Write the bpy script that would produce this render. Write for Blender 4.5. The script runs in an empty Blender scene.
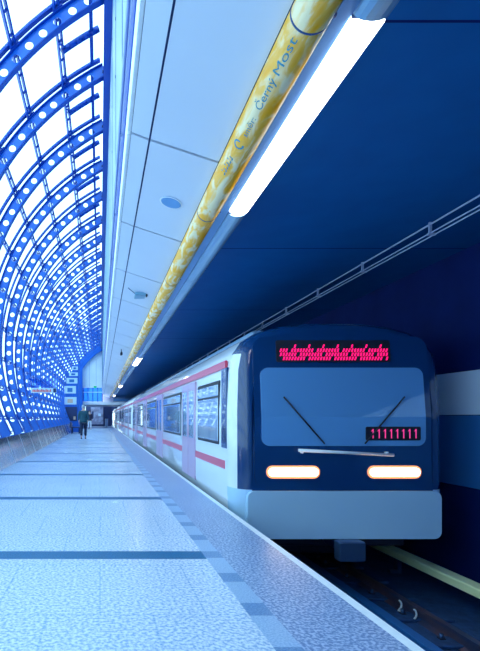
import bpy, bmesh, math, random
from mathutils import Vector, Matrix
random.seed(4)
scn = bpy.context.scene
COL = scn.collection
PI = math.pi
F = 480.0; CH = 1.15            # focal length in pixels, camera height

def tag(o, label=None, cat=None, group=None, kind=None):
    if label: o['label'] = label
    if cat: o['category'] = cat
    if group: o['group'] = group
    if kind: o['kind'] = kind
    return o

# ------------------------------------------------------------------ materials
def mat(name, col, rough=0.5, metal=0.0, emit=None, estr=0.0, noise=0.0, nscale=8.0, col2=None, bump=0.0, bscale=20.0, spec=0.5, stretch=None, coat=0.0):
    m = bpy.data.materials.new(name); m.use_nodes = True
    nt = m.node_tree; b = nt.nodes['Principled BSDF']
    b.inputs['Base Color'].default_value = (*col, 1)
    b.inputs['Roughness'].default_value = rough
    b.inputs['Metallic'].default_value = metal
    b.inputs['Specular IOR Level'].default_value = spec
    b.inputs['Coat Weight'].default_value = coat
    if emit:
        b.inputs['Emission Color'].default_value = (*emit, 1)
        b.inputs['Emission Strength'].default_value = estr
    if noise > 0 or bump > 0:
        tc = nt.nodes.new('ShaderNodeTexCoord'); mp = nt.nodes.new('ShaderNodeMapping')
        nt.links.new(tc.outputs['Object'], mp.inputs['Vector'])
        if stretch: mp.inputs['Scale'].default_value = stretch
    if noise > 0:
        n = nt.nodes.new('ShaderNodeTexNoise'); n.inputs['Scale'].default_value = nscale
        n.inputs['Detail'].default_value = 4
        nt.links.new(mp.outputs[0], n.inputs['Vector'])
        r = nt.nodes.new('ShaderNodeValToRGB')
        r.color_ramp.elements[0].position = 0.5 - 0.2 / max(noise, .05) * .5 if noise < 1 else 0.45
        r.color_ramp.elements[1].position = 0.5 + 0.2 / max(noise, .05) * .5 if noise < 1 else 0.55
        r.color_ramp.elements[0].color = (*col, 1)
        c2 = col2 or tuple(min(1, c * 1.3) for c in col)
        r.color_ramp.elements[1].color = (*c2, 1)
        nt.links.new(n.outputs['Fac'], r.inputs['Fac'])
        nt.links.new(r.outputs['Color'], b.inputs['Base Color'])
    if bump > 0:
        n2 = nt.nodes.new('ShaderNodeTexNoise'); n2.inputs['Scale'].default_value = bscale
        nt.links.new(mp.outputs[0], n2.inputs['Vector'])
        bp = nt.nodes.new('ShaderNodeBump'); bp.inputs['Strength'].default_value = bump
        bp.inputs['Distance'].default_value = 0.02
        nt.links.new(n2.outputs['Fac'], bp.inputs['Height'])
        nt.links.new(bp.outputs['Normal'], b.inputs['Normal'])
    return m

def glass(name, tint, refl=0.08, rough=0.02):
    m = bpy.data.materials.new(name); m.use_nodes = True
    nt = m.node_tree; nt.nodes.clear()
    out = nt.nodes.new('ShaderNodeOutputMaterial'); mx = nt.nodes.new('ShaderNodeMixShader')
    t = nt.nodes.new('ShaderNodeBsdfTransparent'); g = nt.nodes.new('ShaderNodeBsdfGlossy')
    t.inputs['Color'].default_value = (*tint, 1); g.inputs['Roughness'].default_value = rough
    mx.inputs[0].default_value = refl
    nt.links.new(t.outputs[0], mx.inputs[1]); nt.links.new(g.outputs[0], mx.inputs[2])
    nt.links.new(mx.outputs[0], out.inputs['Surface'])
    return m

def terrazzo(name, base, dark, light, scale, rough, joint=None):
    m = bpy.data.materials.new(name); m.use_nodes = True
    nt = m.node_tree; b = nt.nodes['Principled BSDF']; N = nt.nodes; L = nt.links
    tc = N.new('ShaderNodeTexCoord')
    n = N.new('ShaderNodeTexNoise'); n.inputs['Scale'].default_value = scale; n.inputs['Detail'].default_value = 3
    L.new(tc.outputs['Object'], n.inputs['Vector'])
    r = N.new('ShaderNodeValToRGB')
    r.color_ramp.elements[0].position = .40; r.color_ramp.elements[0].color = (*dark, 1)
    r.color_ramp.elements[1].position = .60; r.color_ramp.elements[1].color = (*light, 1)
    e = r.color_ramp.elements.new(.5); e.color = (*base, 1)
    L.new(n.outputs['Fac'], r.inputs['Fac'])
    last = r.outputs['Color']
    if joint:
        br = N.new('ShaderNodeTexBrick')
        br.inputs['Scale'].default_value = 1.0
        br.inputs['Brick Width'].default_value = .62; br.inputs['Row Height'].default_value = .93
        br.inputs['Mortar Size'].default_value = .006
        br.inputs['Color1'].default_value = (1, 1, 1, 1); br.inputs['Color2'].default_value = (.95, .96, .98, 1)
        br.inputs['Mortar'].default_value = (*joint, 1)
        L.new(tc.outputs['Object'], br.inputs['Vector'])
        mx = N.new('ShaderNodeMix'); mx.data_type = 'RGBA'; mx.blend_type = 'MULTIPLY'
        mx.inputs[0].default_value = 1
        L.new(last, mx.inputs[6]); L.new(br.outputs['Color'], mx.inputs[7]); last = mx.outputs[2]
    L.new(last, b.inputs['Base Color'])
    n3 = N.new('ShaderNodeTexNoise'); n3.inputs['Scale'].default_value = 1.2
    L.new(tc.outputs['Object'], n3.inputs['Vector'])
    mr = N.new('ShaderNodeMapRange'); mr.inputs['To Min'].default_value = rough * .75; mr.inputs['To Max'].default_value = rough * 1.3
    L.new(n3.outputs['Fac'], mr.inputs['Value']); L.new(mr.outputs[0], b.inputs['Roughness'])
    return m

M = {}
M['floor'] = terrazzo('terrazzo_pale', (.60, .70, .86), (.34, .50, .76), (.80, .88, .97), 48, .24, (.72, .82, .92))
M['floor_edge'] = terrazzo('terrazzo_edge', (.26, .38, .62), (.12, .22, .46), (.50, .60, .80), 52, .36, (.7, .8, .9))
M['strip'] = terrazzo('floor_strip', (.004, .13, .30), (.003, .10, .24), (.01, .18, .38), 90, .42)
M['tact_dark'] = terrazzo('tile_dark', (.15, .29, .54), (.10, .23, .47), (.2, .36, .6), 90, .35)
M['tact_light'] = terrazzo('tile_light', (.34, .50, .74), (.27, .43, .68), (.42, .58, .8), 90, .35)
M['white_line'] = mat('white_line', (.78, .86, .95), .5, noise=.6, nscale=14, col2=(.88, .94, 1))
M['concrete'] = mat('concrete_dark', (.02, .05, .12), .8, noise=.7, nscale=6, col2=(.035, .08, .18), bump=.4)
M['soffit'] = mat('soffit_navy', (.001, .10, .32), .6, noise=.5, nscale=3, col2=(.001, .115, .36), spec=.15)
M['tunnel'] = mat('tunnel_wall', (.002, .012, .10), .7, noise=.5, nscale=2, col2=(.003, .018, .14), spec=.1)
M['band'] = mat('wall_band', (.62, .76, .95), .3)
M['band_low'] = mat('wall_low', (.02, .16, .46), .45)
M['ceil'] = mat('ceiling_panel', (.64, .71, .86), .45, noise=.3, nscale=1.2, col2=(.68, .75, .89))
M['joint'] = mat('joint_dark', (.01, .06, .22), .6)
M['fascia'] = mat('fascia_panel', (.27, .43, .60), .4, noise=.4, nscale=2, col2=(.33, .48, .64), stretch=(1, 1, .3))
M['louvre'] = mat('louvre_metal', (.22, .45, .62), .4, .3)
M['blue'] = mat('vault_blue_web', (.008, .13, .60), .35, noise=.4, nscale=5, col2=(.015, .17, .68))
M['bluef'] = mat('vault_blue_flange', (.001, .06, .40), .35, spec=.3)
M['blue2'] = mat('beam_blue_steel', (.001, .055, .40), .35)
M['blue_end'] = mat('end_wall_blue', (.001, .10, .52), .5, noise=.4, nscale=1, col2=(.002, .14, .62))
M['pale_end'] = mat('gable_panel', (.74, .84, .95), .5, noise=.3, nscale=1)
M['glass'] = glass('vault_glass', (.90, .97, 1.0), .06)
M['gglass'] = glass('gallery_glass', (.20, .55, .90), .12)
M['plinth'] = mat('stainless_plinth', (.50, .60, .70), .16, 1.0, noise=.6, nscale=3, col2=(.78, .68, .60), bump=.25, bscale=4)  # warm second tone: sand-orange reflections painted into the steel colour
M['plinth_joint'] = mat('plinth_joint', (.75, .84, .95), .3, .3)
M['housing'] = mat('trough_metal', (.30, .52, .72), .25, .5, noise=.5, nscale=3, col2=(.42, .64, .84), stretch=(3, .3, 3))
M['groove'] = mat('trough_groove', (.16, .38, .70), .35, .4)
M['lamp'] = mat('lamp_diffuser', (.9, .9, .9), .4, emit=(.93, .97, 1.0), estr=7)
M['gold'] = mat('headlight_glow', (.9, .8, .7), .3, emit=(1.0, .80, .62), estr=9)
M['amber'] = mat('headlight_rim', (.6, .25, .12), .4, emit=(1.0, .35, .15), estr=.7)
M['pink'] = mat('led_pink', (.6, 0, .15), .5, emit=(1.0, .008, .14), estr=1.2)
M['pink2'] = mat('led_pink_dim', (.5, .05, .2), .5, emit=(.9, .05, .28), estr=.7)
M['black'] = mat('black_rubber', (.008, .012, .03), .6)
M['cable'] = mat('cable_sleeve', (.42, .52, .74), .4, .2)
M['steel'] = mat('steel_dark', (.06, .13, .28), .4, .7)
M['rail'] = mat('rail_steel', (.10, .13, .25), .4, .7, noise=.7, nscale=5, col2=(.28, .17, .20), stretch=(1, .3, 1))
M['thirdrail'] = mat('third_rail_cover', (.80, .95, .52), .5, noise=.5, nscale=3, col2=(.92, .99, .62), stretch=(1, .2, 1))
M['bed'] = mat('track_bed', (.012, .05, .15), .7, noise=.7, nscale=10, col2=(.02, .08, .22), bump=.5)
M['body'] = mat('train_paint', (.76, .83, .93), .22, noise=.3, nscale=1, col2=(.80, .87, .96), coat=.5)
M['nose_low'] = mat('train_bumper', (.42, .66, .93), .25, noise=.3, nscale=1.5, col2=(.48, .72, .96), coat=.5)
M['mask'] = mat('train_mask', (.004, .045, .17), .18, coat=.6)
M['wscreen'] = mat('train_windscreen', (.12, .34, .70), .06, coat=1.0, spec=.9)
M['twin'] = mat('train_window', (.22, .36, .58), .08, coat=1.0, noise=.6, nscale=.8, col2=(.50, .62, .80))
M['door'] = mat('train_door', (.52, .34, .52), .3, coat=.4)
M['red'] = mat('train_red', (.72, .05, .12), .3, coat=.3)
M['roof'] = mat('train_roof', (.16, .30, .52), .4)
M['under'] = mat('train_under', (.008, .018, .05), .6)
M['skin'] = mat('skin', (.62, .42, .36), .5)
M['hair'] = mat('hair_grey', (.35, .42, .5), .7)
M['hair_dark'] = mat('hair_dark', (.03, .02, .03), .7)
M['jacket'] = mat('jacket_teal', (.010, .085, .13), .75, bump=.4, bscale=12)
M['trouser'] = mat('trouser_dark', (.008, .022, .07), .8)
M['coat'] = mat('coat_dark', (.03, .03, .08), .8)
M['white_cloth'] = mat('white_cloth', (.7, .76, .86), .8)
M['shoe'] = mat('shoe', (.01, .015, .03), .5)
M['sign_white'] = mat('sign_white', (.55, .74, .95), .4)
M['sign_red'] = mat('sign_red', (.8, .12, .10), .5)
M['sign_green'] = mat('sign_green', (.0, .35, .15), .5, emit=(.0, .5, .2), estr=.4)
M['poster'] = mat('poster_print', (.18, .20, .34), .5, noise=1, nscale=1.6, col2=(.30, .36, .56))
M['darkblue'] = mat('dark_blue', (.01, .03, .12), .5)
M['text_blue'] = mat('tube_lettering', (.03, .25, .36), .4)
M['winlit'] = mat('tower_glass', (.55, .74, .90), .3)
M['tan'] = mat('tower_notice', (.62, .45, .36), .5)

def tube_mat():
    m = bpy.data.materials.new('yellow_tube'); m.use_nodes = True
    nt = m.node_tree; N = nt.nodes; L = nt.links; b = N['Principled BSDF']
    tc = N.new('ShaderNodeTexCoord'); mp = N.new('ShaderNodeMapping'); mp.inputs['Scale'].default_value = (5, 1.3, 5)
    mp.inputs['Rotation'].default_value = (0.15, .2, .35)
    L.new(tc.outputs['Object'], mp.inputs[0])
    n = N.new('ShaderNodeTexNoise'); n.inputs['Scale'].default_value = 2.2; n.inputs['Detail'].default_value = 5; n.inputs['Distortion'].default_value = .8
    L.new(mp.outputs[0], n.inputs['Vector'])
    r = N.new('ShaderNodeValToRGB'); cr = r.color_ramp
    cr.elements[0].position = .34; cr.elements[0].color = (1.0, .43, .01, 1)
    cr.elements[1].position = .60; cr.elements[1].color = (1.0, .80, .50, 1)  # pale patches: blotchy reflections on the tube put into the base colour
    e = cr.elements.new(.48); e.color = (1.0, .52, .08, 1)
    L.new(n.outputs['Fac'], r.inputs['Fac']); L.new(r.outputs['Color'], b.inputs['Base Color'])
    b.inputs['Roughness'].default_value = .25; b.inputs['Coat Weight'].default_value = .3
    bp = N.new('ShaderNodeBump'); bp.inputs['Strength'].default_value = .3; bp.inputs['Distance'].default_value = .02
    L.new(n.outputs['Fac'], bp.inputs['Height']); L.new(bp.outputs['Normal'], b.inputs['Normal'])
    return m
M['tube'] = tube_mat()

# ------------------------------------------------------------------ mesh helpers
class MB:
    def __init__(s): s.bm = bmesh.new(); s.mats = []
    def mi(s, m):
        m = M[m] if isinstance(m, str) else m
        if m not in s.mats: s.mats.append(m)
        return s.mats.index(m)
    def face(s, pts, m):
        f = s.bm.faces.new([s.bm.verts.new(p) for p in pts]); f.material_index = s.mi(m); return f
    def box(s, x0, x1, y0, y1, z0, z1, m, bev=0.0):
        r = bmesh.ops.create_cube(s.bm, size=1)
        vs = r['verts']
        for v in vs:
            v.co = Vector(((x0 + x1) / 2 + v.co.x * (x1 - x0), (y0 + y1) / 2 + v.co.y * (y1 - y0), (z0 + z1) / 2 + v.co.z * (z1 - z0)))
        fs = {f for v in vs for f in v.link_faces}
        for f in fs: f.material_index = s.mi(m)
        if bev > 0:
            es = list({e for f in fs for e in f.edges})
            r = bmesh.ops.bevel(s.bm, geom=es, offset=bev, segments=2, affect='EDGES', profile=.5)
            for f in r['faces']: f.material_index = s.mi(m)
    def tube(s, p0, p1, r, m, n=12, cap=True):
        p0 = Vector(p0); p1 = Vector(p1); d = p1 - p0
        q = d.to_track_quat('Z', 'Y').to_matrix().to_4x4()
        mt = Matrix.Translation((p0 + p1) / 2) @ q
        res = bmesh.ops.create_cone(s.bm, cap_ends=cap, segments=n, radius1=r, radius2=r, depth=d.length, matrix=mt)
        for v in res['verts']:
            for f in v.link_faces: f.material_index = s.mi(m); f.smooth = len(f.verts) == 4
    def prism(s, prof, y0, y1, m, cap=True, smooth=False, closed=True):
        """profile of (x, z) points swept along y"""
        a = [s.bm.verts.new((x, y0, z)) for x, z in prof]; b = [s.bm.verts.new((x, y1, z)) for x, z in prof]
        n = len(prof)
        for i in range(n if closed else n - 1):
            f = s.bm.faces.new([a[i], a[(i + 1) % n], b[(i + 1) % n], b[i]]); f.material_index = s.mi(m); f.smooth = smooth
        if cap and closed:
            f = s.bm.faces.new(a[::-1]); f.material_index = s.mi(m)
            f = s.bm.faces.new(b); f.material_index = s.mi(m)
    def build(s, name, parent=None, loc=None, bevel=0):
        bmesh.ops.recalc_face_normals(s.bm, faces=s.bm.faces[:])
        me = bpy.data.meshes.new(name); s.bm.to_mesh(me); s.bm.free()
        for m in s.mats: me.materials.append(m)
        o = bpy.data.objects.new(name, me); COL.objects.link(o)
        if loc is not None:
            me.transform(Matrix.Translation(-Vector(loc))); o.location = loc
        if parent:
            o.parent = parent
        return o

def empty(name, loc, label=None, cat=None, group=None):
    o = bpy.data.objects.new(name, None); COL.objects.link(o); o.location = loc; o.empty_display_size = .2
    tag(o, label, cat, group); return o

def rel(o, parent):
    """parent keeping world place (parents have translation only)"""
    o.parent = parent
    o.location = Vector(o.location) - Vector(parent.location)
    return o
def sub(mb, name, root, top=None):
    """build in world coordinates, parent under root (translation only)"""
    o = mb.build(name); off = Vector((0, 0, 0)); p = root
    while p: off += Vector(p.location); p = p.parent
    o.data.transform(Matrix.Translation(-off)); o.parent = root
    return o

# ------------------------------------------------------------------ arch geometry
ACX, ACZ = 2.73, 2.2 + CH
RC = 5.72
RIB0, STEP = 8.2, 1.88
A0, A1 = 27.0, 118.0
def arc(a, r, y=0):
    a = math.radians(a)
    return Vector((ACX - r * math.sin(a), y, ACZ + r * math.cos(a)))

YN, YF = -9.0, 50.0            # near end wall / vault end
# ------------------------------------------------------------------ FLOOR
mb = MB()
def ycuts(edges, x0, x1, matfn):
    for a, b in zip(edges[:-1], edges[1:]):
        if b - a < 1e-5: continue
        mb.face([(x0, a, 0), (x1, a, 0), (x1, b, 0), (x0, b, 0)], matfn((a + b) / 2))
ed = [YN]
strips = []
k = -4
while 4.0 + 2.8 * k < 60:
    c = 4.0 + 2.8 * k; strips.append(c); ed += [c - .115, c + .115]; k += 1
ed.append(66)
ed = sorted(e for e in ed if YN <= e <= 66)
ycuts(ed, -2.2, .865, lambda y: 'strip' if any(abs(y - c) < .116 for c in strips) else 'floor')
ted = [YN + .19 * i for i in range(int((66 - YN) / .19))] + [66]
def tact(y):
    i = int(math.floor((y - 2.80) / .19)) % 3
    return 'tact_dark' if i == 0 else 'tact_light'
ycuts(ted, .865, 1.01, tact)
ycuts([YN, 66], 1.01, 1.535, lambda y: 'floor_edge')
ycuts([YN, 66], 1.535, 1.60, lambda y: 'white_line')
# slab body below
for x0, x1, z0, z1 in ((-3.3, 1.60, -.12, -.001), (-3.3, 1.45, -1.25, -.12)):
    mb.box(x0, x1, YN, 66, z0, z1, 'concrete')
fl = mb.build('floor'); tag(fl, kind='structure')

# ------------------------------------------------------------------ TRACK BED, SOFFIT, TUNNEL WALL
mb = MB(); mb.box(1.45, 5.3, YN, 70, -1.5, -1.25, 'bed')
k = 0
while YN + .65 * k < 60:
    y = YN + .65 * k + .42; mb.box(1.9, 4.15, y - .12, y + .12, -1.251, -1.215, 'bed', .01); k += 1
tag(mb.build('floor_track_bed'), kind='structure')
def soffit():
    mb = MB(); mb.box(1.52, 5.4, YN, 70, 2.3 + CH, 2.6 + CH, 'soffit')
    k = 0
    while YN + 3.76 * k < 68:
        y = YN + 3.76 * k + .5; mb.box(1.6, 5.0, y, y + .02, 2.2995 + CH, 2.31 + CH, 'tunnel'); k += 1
    return tag(mb.build('ceiling_track'), kind='structure')
soffit()
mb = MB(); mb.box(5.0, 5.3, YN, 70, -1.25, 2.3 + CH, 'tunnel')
y = 7.1 - 2 * 8
while y < 66:
    mb.box(4.95, 5.0, y + .008, y + 1.992, .03 + CH, .62 + CH, 'band', .004)
    mb.box(4.97, 5.0, y + .004, y + 1.996, -.95 + CH, .02 + CH, 'band_low', .004)
    y += 2
tag(mb.build('wall_right'), kind='structure')

# near end wall & tunnel portal wall behind the camera
mb = MB(); mb.box(-3.4, 5.3, YN - .3, YN, -1.5, 8.6, 'fascia'); tag(mb.build('wall_near'), kind='structure')
mb = MB(); mb.box(1.62, 5.0, 69.8, 70, -1.25, 2.3 + CH, 'darkblue'); tag(mb.build('wall_tunnel_end'), kind='structure')

# ------------------------------------------------------------------ CEILING over platform
prof = [(.255, 2.455 + CH), (.43, 2.39 + CH), (.60, 2.335 + CH), (.75, 2.285 + CH), (.90, 2.235 + CH), (1.02, 2.195 + CH)]
mb = MB()
def strip_prof(pr, t):
    return pr + [(x + .002, z + t) for x, z in reversed(pr)]
y = 4.14 - STEP * 7
while y < 66:
    a, b = y + .017, min(y + STEP - .017, 66)
    mb.prism(strip_prof([(.27, 2.45 + CH), (.43 - .010, 2.39 + CH + .003)], .02), a, b, 'ceil')
    mb.prism(strip_prof([(.436, 2.388 + CH)] + prof[2:], .02), a, b, 'ceil', smooth=False)
    # round white rolled edge at the lip
    mb.box(.235, .268, a, b, 2.45 + CH, 2.66 + CH, 'white_line', .006)
    y += STEP
bp_ = prof + [(1.21, 2.19 + CH)]
mb.prism([(x, z + .035) for x, z in bp_] + [(x, z + .30) for x, z in reversed(bp_)], YN, 66, 'joint')
mb.box(1.2, 1.56, YN, 66, 2.22 + CH, 2.5 + CH, 'joint')
ce = mb.build('ceiling'); tag(ce, kind='structure')
for p in ce.data.polygons: pass

# ------------------------------------------------------------------ FASCIA wall between ceiling lip and vault
mb = MB()
y = YN
ys = [YN] + [4.6 + STEP * i for i in range(-6, 25)]
ys = sorted(v for v in ys if YN <= v <= YF)
for a, b in zip(ys[:-1], ys[1:]):
    mb.box(.210, .222, b - .022, b + .0, 3.02 + CH, 7.0 + CH, 'joint')
    if b < 13:
        mb.box(.215, .26, a + .01, b - .01, 3.02 + CH, 5.1 + CH, 'fascia', .004)
        mb.box(.215, .26, a + .01, b - .01, 5.12 + CH, 7.0 + CH, 'fascia', .004)
        for zz in (3.3, 4.7, 5.5, 6.7):
            mb.tube((.21, a + .15, zz + CH), (.216, a + .15, zz + CH), .02, 'joint', 8)
    else:
        for q in range(6):
            z0 = 3.02 + CH + q * .664
            mb.box(.215, .26, a + .01, b - .01, z0, z0 + .64, 'louvre', .004)
mb.box(.262, .34, YN, YF, 2.5 + CH, 7.2 + CH, 'joint')
mb.box(.20, .262, YN, YF, 2.92 + CH, 3.01 + CH, 'white_line', .005)
mb.box(.225, .262, YN, YF, 2.66 + CH, 2.92 + CH, 'blue2', .005)
tag(mb.build('wall_upper'), kind='structure')
# handrail-like pipes on the fascia
def pipe(name, x, z, r, y0, y1, m, label):
    mb = MB(); mb.tube((x, y0, z), (x, y1, z), r, m, 10)
    y = y0 + .6
    while y < y1 - .3:
        mb.box(x - r * .6, .224, y - .02, y + .02, z - r * .6, z + r * .6, m); y += STEP
    return tag(mb.build(name), label, 'pipe')
pipe('conduit', .19, 2.80 + CH, .016, YN, YF, 'cable', 'thin pale conduit running along the blue strip above the ceiling edge')

# top longitudinal beam
mb = MB()
mb.box(.07, .26, YN, YF, 7.02 + CH, 7.07 + CH, 'blue2'); mb.box(.07, .26, YN, YF, 7.33 + CH, 7.38 + CH, 'blue2')
mb.box(.145, .185, YN, YF, 7.07 + CH, 7.33 + CH, 'blue2')
for i in range(-2, 23):
    y = RIB0 + STEP * i
    mb.box(.08, .25, y - .012, y + .012, 7.07 + CH, 7.33 + CH, 'blue2')
    mb.tube((.05, y - .1, 7.18 + CH), (.15, y - .1, 7.18 + CH), .03, 'black', 8)
tag(mb.build('roof_beam'), 'deep blue steel beam along the top edge of the glass vault', 'beam')

# ------------------------------------------------------------------ RIBS
def rib_mesh():
    mb = MB(); bm = mb.bm
    r0, r1, th, hr = 5.60, 5.83, .010, .074
    pitch = 3.17; a = 29.3; NP = 20
    mi = mb.mi('blue')
    def quad(p, s=False):
        f = bm.faces.new(p); f.material_index = mi; f.smooth = s
    cells = []
    while a + pitch <= A1 + .01: cells.append((a, a + pitch)); a += pitch
    def ring(c0, c1):
        # boundary points around the cell, parametrised to match circle angles
        am = (c0 + c1) / 2; rm = (r0 + r1) / 2
        hw = math.radians(c1 - c0) / 2 * rm; hh = (r1 - r0) / 2
        out = []; cir = []
        for i in range(NP):
            t = 2 * PI * i / NP + PI / 4
            cx, cy = math.cos(t), math.sin(t)
            sc = min(hw / max(abs(cx), 1e-6), hh / max(abs(cy), 1e-6))
            ox, oy = cx * sc, cy * sc
            out.append((am + math.degrees(ox / rm), rm + oy)); cir.append((am + math.degrees(hr * cx / rm), rm + hr * cy))
        return out, cir
    for c0, c1 in cells:
        # keep the corners exactly: snap nearest samples to corners
        out, cir = ring(c0, c1)
        for ca in (c0, c1):
            for cr in (r0, r1):
                j = min(range(NP), key=lambda q: ((out[q][0] - ca) * .1) ** 2 + (out[q][1] - cr) ** 2); out[j] = (ca, cr)
        fo = [bm.verts.new(arc(p[0], p[1], -th)) for p in out]; fc = [bm.verts.new(arc(p[0], p[1], -th)) for p in cir]
        bo = [bm.verts.new(arc(p[0], p[1], th)) for p in out]; bc = [bm.verts.new(arc(p[0], p[1], th)) for p in cir]
        for i in range(NP):
            j = (i + 1) % NP
            quad([fo[i], fo[j], fc[j], fc[i]]); quad([bo[j], bo[i], bc[i], bc[j]]); quad([fc[i], fc[j], bc[j], bc[i]])
    def sweep(ra, rb, ya, yb, a0, a1, n, mi=1):
        P = []
        def quad(p):
            f = bm.faces.new(p); f.material_index = mi
        for i in range(n + 1):
            aa = a0 + (a1 - a0) * i / n
            P.append([bm.verts.new(arc(aa, r, y)) for r, y in ((ra, ya), (rb, ya), (rb, yb), (ra, yb))])
        for i in range(n):
            for q in range(4):
                quad([P[i][q], P[i][(q + 1) % 4], P[i + 1][(q + 1) % 4], P[i + 1][q]])
        quad(P[0]); quad(P[-1][::-1])
    sweep(r0 - .018, r0, -.065, .065, 27.3, A1, 60)
    sweep(r1, r1 + .018, -.065, .065, 27.3, A1, 60)
    sweep(5.94, 5.99, -.05, .05, 27.3, A1, 60)
    sweep(r0, r1, -th, th, 27.3, 29.3, 2, 0)
    sweep(r0, r1, -th, th, cells[-1][1], A1, 2, 0)
    bmesh.ops.remove_doubles(bm, verts=bm.verts[:], dist=.0005)
    bmesh.ops.recalc_face_normals(bm, faces=bm.faces[:])
    me = bpy.data.meshes.new('arch_rib'); bm.to_mesh(me); bm.free(); me.materials.append(M['blue']); me.materials.append(M['bluef'])
    return me
RM = rib_mesh()
PUR = [36.1 + 9.5 * i for i in range(9)]
# splice plates at the purlin crossings: a part of each rib
PMES = []
for a in PUR:
    pm = MB()
    P = [arc(a - 1.1, 5.72), arc(a + 1.1, 5.72), arc(a + 1.1, 5.846), arc(a - 1.1, 5.846)]
    P = [arc(a - 1.0, 5.85), arc(a + 1.0, 5.85), arc(a + 1.0, 5.862), arc(a - 1.0, 5.862)]
    pm.prism([(p.x, p.z) for p in P], -.085, .085, 'blue2')
    bmesh.ops.recalc_face_normals(pm.bm, faces=pm.bm.faces[:])
    me = bpy.data.meshes.new('splice_plate'); pm.bm.to_mesh(me); pm.bm.free(); me.materials.append(M['blue2']); PMES.append(me)
ORD = ['first', 'second', 'third', 'fourth', 'fifth', 'sixth', 'seventh', 'eighth', 'ninth', 'tenth', 'eleventh', 'twelfth', 'thirteenth', 'fourteenth', 'fifteenth', 'sixteenth', 'seventeenth', 'eighteenth', 'nineteenth', 'twentieth', 'twenty-first', 'twenty-second', 'twenty-third', 'twenty-fourth']
for i in range(0, 23):
    r = bpy.data.objects.new('arch_rib', RM); COL.objects.link(r)
    r.location = (0, RIB0 + STEP * i, 0)
    where = 'nearest and largest, crossing the top left corner' if i == 0 else (ORD[i] + ' one back from the camera' if i < 22 else 'the last one, against the end wall')
    tag(r, 'blue steel arch rib pierced by round holes, ' + where, 'rib', 'arched ribs of the glass vault')
    for me in PMES:
        p = bpy.data.objects.new('splice_plate', me); COL.objects.link(p); p.parent = r

# purlins
for j, a in enumerate(PUR):
    mb = MB()
    for da in (-.42, .42):
        hp = [(da - .15, 5.865), (da + .15, 5.865), (da + .15, 5.93), (da - .15, 5.93)]
        mb.prism([(arc(a + e, r).x, arc(a + e, r).z) for e, r in hp], YN, YF, 'bluef')
    y = RIB0 - STEP * 2 + .2
    while y < YF:
        hp = [(-.45, 5.88), (.45, 5.88), (.45, 5.91), (-.45, 5.91)]
        mb.prism([(arc(a + e, r).x, arc(a + e, r).z) for e, r in hp], y, y + .035, 'bluef'); y += STEP / 4
    tag(mb.build('purlin'), 'blue double-bar purlin running lengthwise under the glass, %s line from the top beam down' % ORD[j], 'purlin', 'lengthwise purlins of the glass vault')

# glass windows between ribs
n = 1
y = RIB0 - STEP * 9
while y < YF - .2:
    mb = MB(); a = [A0 + (A1 - A0) * q / 40 for q in range(41)]
    y0, y1 = max(y + .055, YN), min(y + STEP - .055, YF)
    pr = [(arc(q, 5.965).x, arc(q, 5.965).z) for q in a] + [(arc(q, 5.98).x, arc(q, 5.98).z) for q in reversed(a)]
    mb.prism(pr, y0, y1, 'glass', smooth=False)
    w = mb.build('window_%d' % n); tag(w, kind='structure')
    if y > 3:
        mb = MB()
        # intermediate bars in the top row of panes with their small diagonal stays
        for f_ in (.5,):
            yy = y + STEP * f_
            for q in range(5):
                p0, p1 = arc(28 + 1.6 * q, 5.88, yy), arc(28 + 1.6 * (q + 1), 5.88, yy)
                mb.tube(p0, p1, .065, 'bluef', 6)
        p0, p1 = arc(36.8, 5.8, y + .33), arc(34.9, 5.9, y + .10); mb.tube(p0, p1, .022, 'bluef', 6)
        p0, p1 = arc(36.8, 5.8, y + .6), arc(34.9, 5.88, y + STEP * .5); mb.tube(p0, p1, .022, 'bluef', 6)
        c = arc(29.4, 5.9); mb.box(c.x - .035, c.x + .035, y + .07, y + STEP - .07, c.z - .03, c.z + .03, 'bluef')
        gb = mb.build('glazing_bar', parent=w)
    n += 1; y += STEP

# ------------------------------------------------------------------ PLINTH on the left
mb = MB()
y = YN; base = [(-2.13, .0), (-2.15, .06), (-2.355, .64), (-2.40, .66), (-2.9, .66), (-2.9, .0)]
y = 4.6 - STEP * 7
while y < YF:
    mb.prism(base, y + .012, min(y + STEP - .012, YF), 'plinth')
    yy = y
    mb.prism([(-2.126, .0), (-2.352, .645), (-2.395, .668), (-2.9, .668), (-2.9, .0)], yy - .012, yy + .012, 'plinth_joint')
    y += STEP
tag(mb.build('baseboard_left'), kind='structure')
mb = MB(); mb.box(-3.3, -2.6, YN, YF, .0, .64, 'concrete'); tag(mb.build('wall_left'), kind='structure')

# ------------------------------------------------------------------ YELLOW DIRECTION TUBE
TX, TZ, TR = 1.10, 2.10 + CH, .107
t = empty('direction_tube', (TX, YN, TZ), 'yellow information tube with blue lettering running along the ceiling edge', 'sign tube')
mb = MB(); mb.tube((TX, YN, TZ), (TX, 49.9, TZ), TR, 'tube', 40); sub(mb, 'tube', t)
y = 2.5 - 2.4 * 4
while y < 49:
    mb = MB()
    mb.tube((TX, y - .006, TZ), (TX, y + .006, TZ), TR + .002, 'joint', 40)
    sub(mb, 'joint_ring', t)
    mb = MB(); mb.tube((TX, y, TZ + TR - .01), (TX, y, 2.224 + CH), .012, 'joint', 8); sub(mb, 'hanger', t)
    mb = MB(); mb.tube((TX + .09, y, TZ), (TX + .130, y, TZ - .005), .014, 'joint', 8); sub(mb, 'clamp', t)
    y += 2.4

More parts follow.
